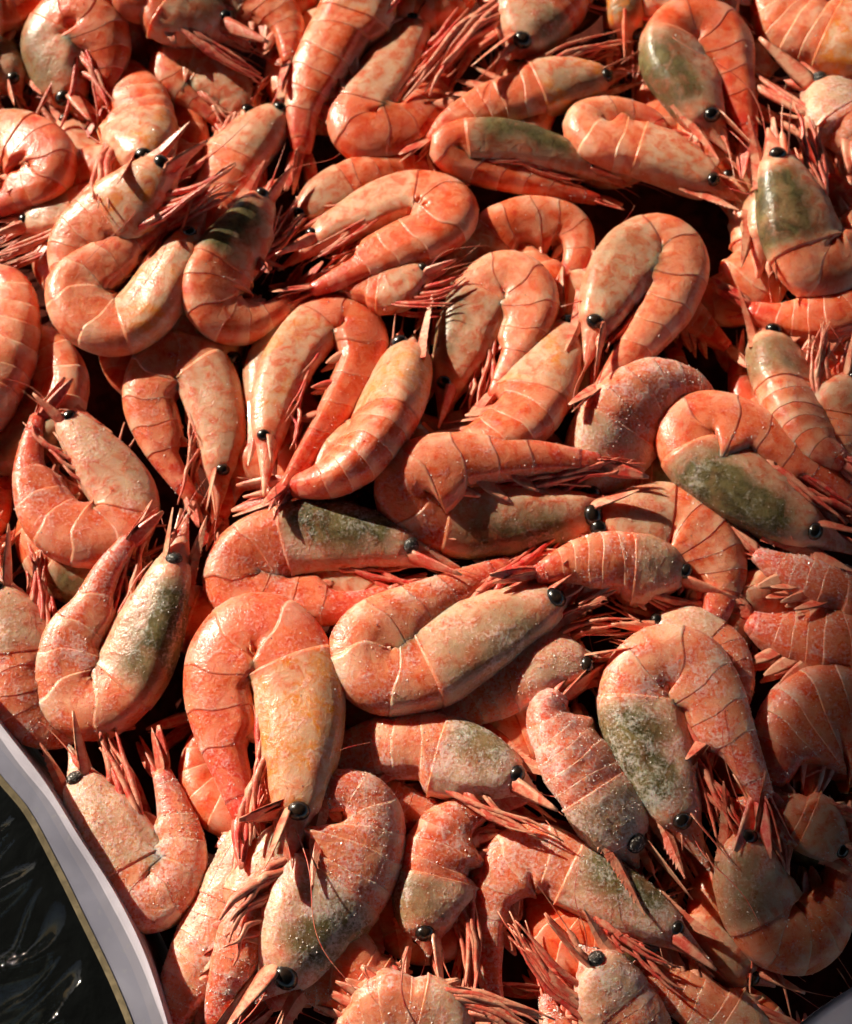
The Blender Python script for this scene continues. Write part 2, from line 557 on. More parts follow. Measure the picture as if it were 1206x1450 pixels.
def surf(F, u, a, k=1.0, disp=True):
    """points on the body envelope; u, a broadcast arrays of equal shape"""
    sh = u.shape
    uf, af = u.ravel(), a.ravel()
    kf = np.broadcast_to(k, sh).ravel()
    P, T, D, B, dep = ev(F, uf)
    hd = dep / 2
    lat = np.interp(uf, [-0.1, 0, 0.2, 0.36, 0.7, 1.0], [0.7, 0.84, 0.76, 0.70, 0.72, 0.85])
    ca, sa = np.cos(af), np.sin(af)
    ven = hd * np.interp(uf, [0, 0.10, 0.22, 0.34, 0.41, 0.55, 0.68, 0.82, 1], [1.0, 1.28, 1.48, 1.55, 1.85 * F.fill, 2.0 * F.fill, 1.75 * F.fill, 1.1, 0.9])
    rcw = np.interp(uf, F.u, F.rcs) / F.W
    ven = hd + (ven - hd) * np.where(uf < 0.36, 1.0, np.clip((1.9 - rcw) / 0.9, 0.2 + 0.8 * np.clip((0.44 - uf) / 0.08, 0, 1), 1.0))
    ven = np.minimum(ven, np.maximum(np.interp(uf, F.u, F.rc), hd * 0.85))
    if F.half is not None:
        wgt = np.interp(uf, [0.02, 0.12, 0.80, 0.92], [0, 1, 1, 0])
        ven = np.maximum(ven, wgt * np.interp(uf, F.u, F.half))
    y = np.where(ca > 0, hd, ven) * ca
    x = hd * lat * np.sign(sa) * np.abs(sa) ** np.where(ca > 0, 0.80, np.where(ven > 1.3 * hd, 0.42 if F.half is not None else 0.60, 0.76))
    if disp:
        d = np.array([mnoise.noise((p[0] * 3.2 + F.seed, p[1] * 2.2, F.seed * 0.7)) + 0.45 * mnoise.noise((p[0] * 9 + F.seed, p[1] * 6, 3.1)) for p in zip(uf * 3, af)])
        kf = kf * (1 + 0.045 * d)
    v = P + D * (y * kf)[:, None] + B * (x * kf)[:, None]
    return v.reshape(*sh, 3)


def sstep(x, a, b):
    t = np.clip((x - a) / (b - a), 0, 1)
    return t * t * (3 - 2 * t)


def body_grid(F, na):
    """one continuous skin: head shell, six overlapping rings with free hind edges, side flaps, belly"""
    ang = np.linspace(-math.pi, math.pi, na, endpoint=False)
    ab = np.abs(ang)
    lob = sstep(ab, 0.8, 1.9)
    # where each ring starts at this place round the body (the second ring's flap overlaps both neighbours)
    sh_ = [0.004, -0.022, 0.030, 0.024, 0.020, 0.014, 0.0]
    ub = [np.zeros(na)] + [SEG[k] + sh_[k] * lob for k in range(7)] + [np.ones(na)]
    amp = [0.020, 0.007, 0.014, 0.0065, 0.006, 0.006, 0.006, 0.0]
    rows_t = [np.concatenate([np.linspace(0, 0.9, 15), [0.95, 0.98, 1.0]])] + [np.array([0.0, 0.03, 0.10, 0.24, 0.40, 0.56, 0.72, 0.86, 0.95, 1.0])] * 6 + [np.array([0.0, 0.05, 0.4, 1.0])]
    U, K, TT = [], [], []
    for k in range(8):
        for t in rows_t[k]:
            U.append(ub[k] + t * (ub[k + 1] - ub[k]))
            back = 1 - 0.6 * sstep(ab, 2.1, 2.6)
            if k == 0:
                kk = 1.0 + amp[0] * sstep(t, 0.3, 1.0) * back + 0.012 * sstep(t, 0.93, 0.99) * back
            else:
                kk = 1.0 - 0.004 * (1 - sstep(t, 0.0, 0.08)) + amp[k] * t ** 1.3 * back
            K.append(np.broadcast_to(kk, (na,)) * (1 - (0.10 if k else 0.05) * sstep(ab, 2.28, 2.48)))
            TT.append(np.full(na, t if 0 < k < 7 else 0.0))
    # close the two ends
    fr_ = [-0.150, -0.146, -0.125, -0.10, -0.075, -0.05, -0.025, -0.006]
    U = [np.full(na, x) for x in fr_] + U + [np.full(na, 1.010), np.full(na, 1.016)]
    K = [np.full(na, x) for x in (0.3, 0.9, 1.0, 1.0, 0.98, 0.95, 0.92, 0.92)] + K + [np.full(na, 0.7), np.full(na, 0.2)]
    TT = [np.zeros(na)] * 8 + TT + [np.zeros(na)] * 2
    U, K, TT = np.array(U), np.array(K), np.array(TT)
    A = np.broadcast_to(ang[None, :], U.shape)
    v = surf(F, U, A, K)
    nr = len(U)
    f = grid_faces(nr, na, True).tolist()
    f.append(list(range(na - 1, -1, -1))); f.append([(nr - 1) * na + k for k in range(na)])
    return v.reshape(-1, 3), f, np.stack([U, np.abs(A) / math.pi, TT], -1).reshape(-1, 3)


def pc(u, tint, rnd):
    u = np.asarray(u)
    return np.stack([u, np.full_like(u, tint), np.full_like(u, rnd)], 1)


def build_shrimp(spec, detail=2):
    F = solve(spec)
    rnd = random.random
    F.seed = rnd() * 50
    W = F.W
    red = spec.get('red', 0.55)
    frost = spec['frost']
    look = (spec.get('green', 0.15), spec.get('orange', 0.0), frost, (int(rnd() * 12) + spec.get('hue', rnd())) / 3.17)
    org = F.P[NR // 3] - F.n * W * 0.4
    e = bpy.data.objects.new('shrimp', None)
    e.empty_display_size = 0.01
    e.location = org
    col.objects.link(e)
    e['label'] = spec['label']; e['category'] = 'shrimp'; e['group'] = spec.get('group', 'frozen cooked shrimps heaped in the box')
    mk = lambda nm, v, f, mat, par, prm=None, lk=None, sm=True, rim=None: link_mesh(nm, v, f, mat, par, prm, lk, sm, org, rim)
    # --- body: one continuous surface from head to tail root
    v, f, prm = body_grid(F, 48 if detail == 2 else 24)
    body = mk('body', v, f, M_SHELL, e, prm, look)
    src = v[prm[:, 1] < 0.70]
    if detail < 2:
        nleg, nsw = 5, 3
    else:
        nleg, nsw = 7, 5
    # --- rostrum: a saw-toothed blade over the eyes
    P, T, D, B, dep = [x[0] for x in ev(F, 0.0)]
    Pc, Tc, Dc, Bc, depc = [x[0] for x in ev(F, 0.10)]
    fw = norm(-T + 0.04 * D + 0.20 * F.n)
    rl = W * spec.get('rost', 0.85 + 0.25 * rnd())
    b0 = Pc + Dc * depc * 0.44
    b1 = P + D * dep * 0.46
    n = 16
    s = np.linspace(0, 1, n)
    path = b0 + (b1 - b0) * np.clip(s * 3, 0, 1)[:, None] + fw * (rl * np.clip(s - 0.2, 0, 1))[:, None] + D * (0.05 * rl * s ** 2)[:, None]
    hgt = W * (0.105 * (1 - s) ** 0.8 + 0.012) * (1 + 0.35 * np.sin(s * 3.1))
    thk = W * (0.050 * (1 - s) + 0.010)
    v = np.concatenate([(path + D * hgt[:, None])[:, None], (path + B * thk[:, None])[:, None], (path - D * (hgt * 0.8)[:, None])[:, None], (path - B * thk[:, None])[:, None]], 1)
    f = grid_faces(n, 4, True).tolist(); f.append([3, 2, 1, 0]); f.append([(n - 1) * 4 + k for k in range(4)])
    vl, uu = v.reshape(-1, 3).tolist(), np.repeat(s, 4).tolist()
    for k in range(9):                                   # teeth
        q = 0.10 + 0.085 * k
        c0 = np.array([np.interp(q, s, path[:, j]) for j in range(3)]) + D * np.interp(q, s, hgt) * 0.8
        b_ = len(vl)
        tl = W * 0.055
        vl += [(c0 - fw * tl * 0.5).tolist(), (c0 + fw * tl * 0.4 + B * tl * 0.22).tolist(), (c0 + fw * tl * 0.4 - B * tl * 0.22).tolist(), (c0 + fw * tl * 0.9 + D * tl * 0.75).tolist()]
        uu += [q] * 4
        f += [[b_, b_ + 1, b_ + 3], [b_, b_ + 3, b_ + 2], [b_ + 1, b_ + 2, b_ + 3]]
    mk('rostrum', vl, f, M_LIMB, e, pc(uu, 0.35 * red, rnd()), None, False)
    # --- eyes on short stalks
    er = W * 0.80 * spec.get('eye', 0.155)
    for sd in (-1, 1):
        fz = spec.get('eyefrost', frost > 0.55 and rnd() < 0.5)
        cpos = P + D * dep * 0.12 + sd * B * dep * (0.34 if sd * np.dot(B, F.n) > -0.4 else 0.20) - T * W * 0.04
        nu, nv = 9, 14
        th = np.linspace(0.02, math.pi - 0.02, nu)[:, None]; ph = np.linspace(0, 2 * math.pi, nv, endpoint=False)[None, :]
        ax = norm(sd * B * 0.9 - T * 0.5)
        a1 = norm(np.cross(ax, D)); a2 = np.cross(ax, a1)
        sv = cpos + er * (0.85 * np.cos(th)[..., None] * ax + np.sin(th)[..., None] * (np.cos(ph)[..., None] * a1 + 1.18 * np.sin(ph)[..., None] * a2))
        ff = grid_faces(nu, nv, True).tolist(); ff.append(list(range(nv - 1, -1, -1))); ff.append([(nu - 1) * nv + k for k in range(nv)])
        eo = mk('eye', sv.reshape(-1, 3), ff, M_EYEF if fz else M_EYE, e)
        st = np.linspace(0, 1, 4)[:, None]
        sp = (P + T * W * 0.05 + sd * B * dep * 0.25 + D * dep * 0.2) * (1 - st) + (cpos - ax * er * 0.3) * st
        vv, ff, u_ = tube(sp, np.array([0.6, 0.62, 0.66, 0.55]) * er * 1.15, 8)
        mk('eye_stalk', vv, ff, M_LIMB, eo, pc(u_, 0.15, rnd()))
    # --- antennal scales and antennae in front of the head
    for sd in (-1, 1):
        bs = P - D * dep * 0.12 + sd * B * dep * 0.30 + T * W * 0.04
        fv = norm(-T + 0.16 * (rnd() - 0.5) * D - 0.08 * D + sd * 0.10 * B + 0.18 * F.n)
        tw = R(20 + 40 * rnd()) * sd
        sdv = norm(B * math.cos(tw) + D * math.sin(tw)); upv = np.cross(sdv, fv)
        vv, ff, u_ = leaf(bs, fv, sdv, upv, W * (0.85 + 0.3 * rnd()), W * 0.27, W * 0.03, 0.10 * (rnd() - 0.5), 0.42)
        mk('antenna_scale', vv, ff, M_LIMB, e, pc(u_, red * 0.7 * rnd(), rnd()))
        # thick jointed base of the feeler, then a broken whip
        na = 14
        s = np.linspace(0, 1, na)
        L = W * (0.8 + 0.9 * rnd())
        b2 = P - D * dep * (0.02 + 0.2 * rnd()) + sd * B * dep * 0.15
        fv = norm(-T + 0.35 * (rnd() - 0.5) * D + 0.3 * (rnd() - 0.4) * B * sd)
        cv = (rnd() - 0.5) * 0.5
        path = b2 + fv * (s * L)[:, None] + D * (cv * L * s ** 2)[:, None]
        rad = W * np.where(s < 0.35, 0.060, 0.018 * (1.15 - s))
        vv, ff, u_ = tube(path, rad, 6)
        mk('antenna', vv, ff, M_LIMB, e, pc(u_, 0.2 + 0.7 * red * rnd(), rnd()))
    for sd in ((random.choice((-1, 1)),) if detail == 2 else ()):
        n = 26
        s = np.linspace(0, 1, n)
        L = W * (1.2 + 1.6 * rnd())
        a0, cv, cw = 0.9 * (rnd() - 0.5), 2.4 * (rnd() - 0.5), 5 + 4 * rnd()
        th = a0 + cv * s + 0.25 * np.sin(cw * s + 6 * rnd())
        fx = np.cumsum(np.cos(th)) / n * L; fy = np.cumsum(np.sin(th)) / n * L
        path = P - T * W * 0.15 + sd * B * dep * 0.2 + np.outer(fx, -T) + np.outer(fy, D) + np.outer(0.20 * W * np.sin(np.pi * np.clip(s * 0.9, 0, 1)), F.n)
        vv, ff, u_ = tube(path, W * 0.0085 * (1.1 - 0.7 * s), 5)
        mk('antenna', vv, ff, M_LIMB, e, pc(u_, 0.9, rnd()))
    # --- walking legs: folded forward under the head
    for k in range(nleg):
        for sd in (-1, 1):
            if detail < 2 and sd < 0:
                continue
            uk = 0.06 + 0.29 * k / (nleg - 1)
            q0, t0, d0, bb, de = [x[0] for x in ev(F, uk)]
            st = q0 - d0 * de * (0.42 + 0.2 * rnd()) + sd * bb * de * 0.16
            L = W * (0.78 + 0.15 * k + 0.5 * rnd()) * spec.get('legs', 1.0)
            out = W * (0.10 + 0.10 * rnd())
            n = 11
            s = np.linspace(0, 1, n)
            knee = 0.30 + 0.1 * rnd(); kn2 = 0.62 + 0.12 * rnd()
            dirF = norm(-t0 + 0.10 * (rnd() - 0.7) * d0)
            yo = np.interp(s, [0, knee, kn2, 1], [0, 1.0, 0.7 + 0.5 * rnd(), 0.4 + 0.9 * rnd()]) * out
            zo = np.interp(s, [0, knee, 1], [0, 0.05, 0.14 * (rnd() - 0.3)]) * W * sd
            jit = np.array([mnoise.noise((q_ * 3.0, F.seed + k * 7 + sd, 0.5)) for q_ in s]) * 0.10 * W * s
            path = st + dirF * (s * L)[:, None] - d0 * (yo + jit)[:, None] + bb * zo[:, None]
            rad = W * (0.55 + 0.65 * rnd()) * (np.interp(s, [0, knee, kn2, 1], [0.058, 0.052, 0.038, 0.014])) * (1 + 0.12 * (np.abs(s - knee) < 0.06))
            vv, ff, u_ = tube(path, rad, 6)
            mk('leg', vv, ff, M_LIMB, e, pc(u_, min(1.0, red * (0.4 + 0.9 * rnd())), rnd()))
    # --- swimmerets under the abdomen
    for k in range(nsw):
        for sd in (-1, 1):
            if detail < 2 and sd < 0:
                continue
            uk = SEG[k] + 0.05
            q0, t0, d0, bb, de = [x[0] for x in ev(F, uk)]
            st = q0 - d0 * de * 0.34 + sd * bb * de * 0.16
            fv = norm(-d0 * (0.45 + 0.25 * rnd()) + t0 * (0.55 + 0.5 * rnd()) * (-1 if k == 0 else 1) - sd * bb * 0.10)
            tw = R(-30 + 60 * rnd())
            sv0 = norm(np.cross(fv, bb)); uv0 = np.cross(sv0, fv)
            sdv = norm(sv0 * math.cos(tw) + uv0 * math.sin(tw)); upv = np.cross(sdv, fv)
            vv, ff, u_ = leaf(st, fv, sdv, upv, de * (0.58 + 0.25 * rnd()), W * (0.18 + 0.07 * rnd()), W * 0.03, 0.2 * (rnd() - 0.5), 0.7)
            mk('swimmeret', vv, ff, M_LIMB, e, pc(u_, red * (0.2 + 0.6 * rnd()), rnd()))
    # --- tail fan: telson and four blades, half folded
    q0, t0, d0, bb, de = [x[0] for x in ev(F, 0.985)]
    spread = spec.get('spread', 0.16)
    for k, off in enumerate((0.0, -1.0, 1.0, -2.0, 2.0)):
        fv = norm(t0 + bb * spread * off * 0.6 - d0 * spread * 0.7 * off + 0.08 * (rnd() - 0.5) * d0)
        tw = R(35 * off + 25 * (rnd() - 0.5))
        sdv = norm(bb * math.cos(tw) + d0 * math.sin(tw)); sdv = norm(sdv - fv * np.dot(sdv, fv)); upv = np.cross(sdv, fv)
        base = q0 + bb * de * 0.16 * np.sign(off) - d0 * de * 0.10 * off * 0.5 + d0 * de * (0.22 if k == 0 else 0)
        Lb = W * (0.72 if k == 0 else 0.80 + 0.12 * rnd()) * spec.get('fan', 1.0)
        vv, ff, u_ = leaf(base, fv, sdv, upv, Lb, W * (0.16 if k == 0 else 0.26), W * 0.04, 0.06 * (rnd() - 0.5), 0.62 if k else 0.4)
        mk('telson' if k == 0 else 'tail_blade', vv, ff, M_LIMB, e, pc(u_, min(1, red * 1.25) * (0.6 + 0.4 * rnd()), rnd()))
    # --- frost grains frozen onto the shell
    if detail == 2 and frost > 0.05:
        pts = src
        cnt = int(250 + 7500 * frost ** 1.4)
        i = rng.integers(0, len(pts), cnt)
        j = np.clip(i + rng.choice([-1, 1, -33, 33], cnt), 0, len(pts) - 1)
        near = np.linalg.norm(pts[i] - pts[j], axis=1) < W * 0.35
        w = rng.random((cnt, 1)) * near[:, None]
        c = pts[i] * (1 - w) + pts[j] * w
        # keep it patchy and on the upper side
        clump = np.array([mnoise.noise((p[0] * 90, p[1] * 90, p[2] * 90 + F.seed)) for p in c])
        keep = clump + 0.5 * rng.random(cnt) > 0.28 - 0.5 * frost
        c = c[keep]; cnt = len(c)
        if cnt:
            sz = (0.00013 + 0.00030 * rng.random((cnt, 1, 1)) ** 2)
            tet = norm(rng.normal(size=(cnt, 4, 3))) * sz * (0.7 + 0.9 * rng.random((cnt, 4, 1)))
            v = (c[:, None, :] + tet).reshape(-1, 3)
            b4 = np.arange(cnt)[:, None, None] * 4
            f = (b4 + np.array([[0, 1, 2], [0, 2, 3], [0, 3, 1], [1, 3, 2]])[None]).reshape(-1, 3)
            fo = mk('frost', v, f, M_ICE, body, None, None, False)
            fo['kind'] = 'stuff'
    return e


# ------------------------------------------------------------------ the box, its film and what lies below
def strip(path_a, path_b, za, zb, n=40, m=8, bow=0.0, wob=0.0):
    A = catmull(path_a, n); B = catmull(path_b, n)
    out = []
    for i in range(n):
        a = unproj(*A[i], za); b = unproj(*B[i], zb)
        for j in range(m):
            t = j / (m - 1)
            p = a * (1 - t) + b * t
            p[2] += bow * math.sin(math.pi * t) + wob * mnoise.noise((p[0] * 45, p[1] * 45, 1.3))
            out.append(p)
    return np.array(out).reshape(n, m, 3)


def solidify(g, d):
    """thick sheet from a grid of points, offset straight down"""
    n, m, _ = g.shape
    low = g - np.array([0, 0, d])
    v = np.concatenate([g.reshape(-1, 3), low.reshape(-1, 3)])
    f = grid_faces(n, m).tolist()
    k = n * m
    f += [[q + k for q in reversed(x)] for x in f]
    bd = [i * m for i in range(n)] + [(n - 1) * m + j for j in range(1, m)] + [i * m + m - 1 for i in range(n - 2, -1, -1)] + [j for j in range(m - 2, 0, -1)]
    for a, b in zip(bd, bd[1:] + bd[:1]):
        f.append([b, a, a + k, b + k])
    return v, f


ground_v = [(-3, -3, -0.17), (3, -3, -0.17), (3, 3, -0.17), (-3, 3, -0.17)]
g = link_mesh('ground', ground_v, [[0, 1, 2, 3]], M_DARK)
g['kind'] = 'structure'

# unseen sheet added overhead: blocks sun at near right and much of the sky
EL = 2.0 / math.sin(SUN_EL)
ea, eb = unproj(1150, 430, 0.0), unproj(775, 1330, 0.0)
ed_ = norm(eb - ea); ou = np.array([-ed_[1], ed_[0], 0.0])
off_ = np.array(SUN_DIR) * EL
cx = np.linspace(-6.0, 8.0, 24); cy = np.linspace(0, 8.0, 10)
blocker_grid = np.array([[ea + off_ + ed_ * a + ou * b + np.array([0, 0, 0.008 * math.sin(a * 9) * b + 0.03 * b]) for b in cy] for a in cx])
blocker = bpy.data.objects.new('added_shade_sheet', None)
col.objects.link(blocker)
blocker['label'] = 'added unseen sheet overhead that shades the lower right'
blocker['category'] = 'added_shade_sheet'

RIM_IN = [(-70, 930), (0, 1025), (62, 1105), (115, 1190), (163, 1265), (203, 1345), (232, 1430), (255, 1520)]
RIM_OUT = [(-70, 1010), (-2, 1098), (42, 1152), (88, 1240), (130, 1325), (165, 1398), (188, 1455), (205, 1520)]
v, f = solidify(blocker_grid, 0.004)
link_mesh('added_sheet', v, f, plain('dark_added_sheet', (0.05, 0.05, 0.055), 0.8, 20), blocker)
for q in (blocker_grid[0, 0], blocker_grid[-1, -1]):  # invented supports for the added sheet
    vv, ff, u_ = tube(np.array([q, [q[0], q[1], 1.0], [q[0], q[1], -0.165]]), np.full(3, 0.02), 10)
    link_mesh('added_pole', vv, ff, plain('grey_metal', (0.3, 0.3, 0.3), 0.4, 20), blocker)
box = bpy.data.objects.new('carton_box', None)
col.objects.link(box)
box['label'] = 'box with a pale lilac inner wall holding the heap of shrimps'
box['category'] = 'box'
ZI, ZO = -0.010, -0.012
wall = strip(RIM_IN, RIM_OUT, ZI, ZO, 60, 9, 0.0, 0.0016)
v, f = solidify(wall, 0.0022)
link_mesh('wall', v, f, M_BOARD, box)
# the inside of the wall carries on down under the shrimps
inner = wall[:, 0, :]
low = inner + np.array([0.001, 0.001, -0.085])
gd = np.stack([inner - np.array([0, 0, .0005]), inner * 0.5 + low * 0.5, low], 1)
v, f = solidify(gd, 0.002)
link_mesh('inner_wall', v, f, M_BOARD, box)
outer = wall[:, -1, :]
ed = norm(np.gradient(outer, axis=0)); sd = norm(np.cross(ed, np.array([0, 0, 1.0])))
sgn = np.sign(np.sum(sd * (wall[:, -1] - wall[:, 0]), axis=1))[:, None]
sd = sd * sgn
ge = np.stack([outer + np.array([0, 0, .0006]) - sd * 0.0006, outer + sd * 0.0013 + np.array([0, 0, .0005]), outer + sd * 0.0017 - np.array([0, 0, .0012])], 1)
v, f = solidify(ge, 0.002)
link_mesh('rim_edge', v, f, M_EDGE, box)
gd = np.stack([outer + sd * 0.001 - np.array([0, 0, .003]), outer + sd * 0.001 - np.array([0, 0, .16])], 1)
v, f = solidify(gd, 0.001)
link_mesh('outer_wall', v, f, M_DARK, box)
# near right wall of the same box
RW_IN = [(1080, 1500), (1130, 1452), (1175, 1418), (1230, 1385), (1300, 1350)]
RW_OUT = [(1120, 1580), (1190, 1510), (1240, 1470), (1290, 1440), (1340, 1420)]
w2 = strip(RW_IN, RW_OUT, -0.022, -0.010, 30, 6, 0.002, 0.002)
v, f = solidify(w2, 0.002)
link_mesh('wall', v, f, M_BOARD, box)
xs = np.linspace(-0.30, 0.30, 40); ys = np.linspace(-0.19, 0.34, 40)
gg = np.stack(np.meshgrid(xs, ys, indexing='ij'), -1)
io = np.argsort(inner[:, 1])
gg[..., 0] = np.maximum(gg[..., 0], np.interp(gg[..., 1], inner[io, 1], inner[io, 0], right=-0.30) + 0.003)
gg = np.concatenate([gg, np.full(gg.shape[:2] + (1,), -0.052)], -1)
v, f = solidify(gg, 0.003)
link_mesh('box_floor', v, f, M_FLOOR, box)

# clear film: lies over the rim and hangs down outside in creases
n, m = 110, 46
edge = catmull([(a + 0.45 * (c - a), b + 0.45 * (d - b)) for (a, b), (c, d) in zip(RIM_IN, RIM_OUT)], n)
film = np.zeros((n, m, 3))
for i in range(n):
    e0 = unproj(*edge[i], ZI * 0.55 + ZO * 0.45 + 0.0042)
    ii = i * 59 / (n - 1)
    o0 = np.array([np.interp(ii, np.arange(60), outer[:, j]) for j in range(3)])
    dv = np.array([np.interp(ii, np.arange(60), sd[:, j]) for j in range(3)])
    for j in range(m):
        t = j / (m - 1)
        if t < 0.2:
            p = e0 * (1 - t / 0.2) + (o0 + dv * 0.002 + np.array([0, 0, 0.0022])) * (t / 0.2)
        else:
            q = (t - 0.2) / 0.8
            p = o0 + dv * (0.002 + 0.085 * q) + np.array([0, 0, 0.0022 - 0.055 * q ** 1.1])
            s_ = i / n * 9
            r1 = max(0.0, 1 - 3.2 * abs(mnoise.noise((s_ * 0.55 + q * 1.1, q * 1.3 - s_ * 0.25, 4.4)))) ** 2
            r2 = max(0.0, 1 - 4.5 * abs(mnoise.noise((s_ * 1.3 - q * 2.0, q * 2.2 + s_ * 0.2, 8.7)))) ** 2
            w = 0.55 * r1 + 0.22 * r2 + 0.25 * mnoise.noise((s_ * 0.5, q * 1.0, 2.0))
            p = p + (np.array([0, 0, 1.0]) * 0.012 + dv * 0.006) * w * min(1, q * 5)
        film[i, j] = p
o = link_mesh('plastic_film', film.reshape(-1, 3), grid_faces(n, m), M_FILM)
o['label'] = 'clear creased plastic film hanging over the box rim at lower left'
o['category'] = 'plastic film'

# ------------------------------------------------------------------ shrimps deep in the heap
def deep():
    k = 0
    for iy in range(9):
        for ix in range(7):
            px = -90 + ix * 215 + (108 if iy % 2 else 0) + rng.uniform(-40, 40)
            py = -40 + iy * 190 + rng.uniform(-40, 40)
            if px - 0.45 * (py - 1000) < 90 and py > 930 or px > 1280:
                continue
            a = rng.uniform(0, 6.28); s = rng.choice([-1, 1]); rr = rng.uniform(62, 82)
            th = np.linspace(-0.2, 3.9, 7)
            x = np.cos(th) * rr * np.linspace(1.25, 0.85, 7); y = np.sin(th) * rr * 1.05
            pts = [(px + xx * math.cos(a) - s * yy * math.sin(a), py + xx * math.sin(a) + s * yy * math.cos(a)) for xx, yy in zip(x, y)]
            build_shrimp(dict(label='shrimp buried in deep shadow under the top layer of the heap', W=rng.uniform(62, 80), pts=pts,
                              frost=0.0, green=rng.uniform(0, .9), red=0.7, cap=-0.007, roll=rng.uniform(-25, 40), lift=-0.004,
                              group='shrimps buried under the top layer'), 1)
            k += 1
    return k


deep()

# ------------------------------------------------------------------ shrimps measured from the photograph, lowest first
S = []


def sh(label, W, pts, **k):
    k.update(label=label, W=W, pts=pts)
    if 'frost' not in k:
        y = sum(p[1] for p in pts) / len(pts)
        k['frost'] = max(0.06, min(0.5, (y - 250) / 1600))
    S.append(k)


# -- lowest, mostly covered
sh('shaded red shrimp body at upper left between the orange curl and grey-tailed neighbours', 58, [(40, 285), (90, 255), (140, 240), (190, 250), (235, 275)], side=1, red=.8)
sh('shaded pink shrimp behind the oval curl, near top centre', 54, [(430, 310), (470, 270), (520, 248), (575, 235), (620, 245)], side=1)
sh('red shaded shrimp lying under the grey-headed one at the right edge', 70, [(1290, 400), (1230, 430), (1170, 450), (1110, 455), (1060, 440)], side=-1, red=.8)
sh('frosty dull red shrimp hump just above the large green-bellied one', 92, [(835, 700), (850, 640), (880, 585), (925, 555), (975, 560), (1010, 600)], frost=.6, cap=.006)
sh('brown shrimp tail poking out of shadow right of centre', 50, [(900, 380), (940, 420), (975, 450), (1010, 478), (1030, 492)], side=1, red=.5, spread=.3, cap=.004)
sh('pale yellowish shrimp under the hairpin-shaped one at centre', 78, [(800, 470), (780, 530), (750, 585), (705, 620), (650, 640), (600, 640)], orange=.5, cap=.004)
sh('large peach shrimp body cut by the left edge under the yellow-backed oval', 88, [(-70, 640), (-30, 570), (0, 510), (15, 455), (15, 410), (-20, 385)], side=-1, cap=.006)
sh('red-flecked shrimp curl behind the hairpin-shaped shrimp, right of centre top', 60, [(630, 440), (655, 380), (700, 330), (755, 310), (805, 320), (818, 360), (790, 410)])
sh('smooth dim orange shrimp arching behind the long red feelers, right of centre', 84, [(850, 760), (900, 735), (960, 735), (1005, 775), (1020, 830), (1005, 890)], frost=.25)
sh('broken shrimp with raw red flesh and white splinters, right of centre', 72, [(960, 815), (915, 800), (865, 795), (810, 800), (760, 815)], side=-1, red=1.0, green=.3, legs=1.2)
sh('frosted shrimp half hidden below the eye-bearing diagonal one', 74, [(825, 940), (775, 945), (710, 975), (650, 1000), (590, 1030)], side=1, frost=.7, red=.9)
sh('dim shrimp with frosty hump and dark head at lower centre', 80, [(725, 1105), (670, 1075), (605, 1055), (540, 1058), (480, 1075), (430, 1100)], frost=.6, green=.7, side=-1)
sh('thin red shrimp tail pointing right at lower centre', 62, [(400, 1150), (460, 1130), (520, 1130), (580, 1148), (630, 1152), (670, 1146)], side=-1, red=1, fan=.9, cap=.006)
sh('dark shrimp facing down in shade, lower centre', 84, [(605, 1320), (603, 1270), (615, 1215), (640, 1170), (690, 1140)], side=1, frost=.4, green=.6, cap=.0)
sh('rounded pink shrimp back tucked behind the green-throated one, lower right', 64, [(930, 890), (985, 895), (1025, 930), (1035, 985), (1010, 1040)])
sh('shaded slim shrimp, topmost of three stacked at right edge', 66, [(1280, 870), (1220, 845), (1160, 825), (1105, 805), (1070, 785)], side=-1, frost=.5)
sh('shaded stout shrimp, middle of three stacked at right edge', 92, [(1300, 905), (1230, 910), (1160, 908), (1100, 900), (1060, 880)], side=-1, frost=.35)
sh('dark red frosty shrimp, lowest and largest of three at right edge', 118, [(1300, 1030), (1230, 1010), (1160, 1010), (1110, 1050), (1090, 1110)], side=-1, frost=.35, red=.9, cap=.004)
sh('shrimp curled in deep shade at the lower right corner', 88, [(1055, 1190), (1060, 1260), (1090, 1320), (1145, 1325), (1180, 1270), (1185, 1210)], frost=.3, green=.5)
sh('dark shrimp head with black eye in shade at right edge', 62, [(1190, 1200), (1140, 1170), (1090, 1150), (1040, 1140)], side=1, frost=.3, cap=.004)
sh('frosted pink shrimp sloping down to the bottom edge beside the box wall', 96, [(365, 1180), (345, 1250), (305, 1330), (265, 1400), (235, 1470)], side=-1, frost=.6, red=.9, cap=.004)
sh('red shrimp tail at the bottom edge next to the frosted pink one', 66, [(400, 1180), (375, 1260), (345, 1330), (318, 1390), (300, 1450)], side=1, frost=.5, red=1.0, cap=.006)
sh('dark shrimp with tangled legs at the bottom edge left of centre', 80, [(560, 1470), (520, 1420), (480, 1390), (430, 1385), (380, 1420)], side=1, frost=.3, cap=-.004)
sh('dim shrimp lying across the bottom edge at centre', 74, [(660, 1480), (610, 1450), (560, 1440), (510, 1450), (460, 1480)], side=1, frost=.5, cap=-.004)
sh('brown shrimp with bright red legs cut by the left edge', 74, [(5, 840), (12, 895), (18, 955), (35, 1010), (75, 1035), (120, 1030)], frost=.45, orange=.3, green=.4, red=1)
sh('shrimp pointing left with dark eyes under the striped diagonal one at left', 50, [(42, 320), (85, 302), (130, 285), (175, 270), (220, 260)], side=1, green=.5)
sh('grey-headed shrimp with a hanging eye at the top edge left of centre', 76, [(312, 42), (275, 22), (230, -5), (185, -40), (150, -90)], side=-1, green=.6, red=.8)
sh('orange shrimp seen head-on with two shiny eyes at the top edge', 74, [(885, 52), (886, 15), (884, -30), (880, -80)], side=1, roll=80, orange=.7, green=.5)
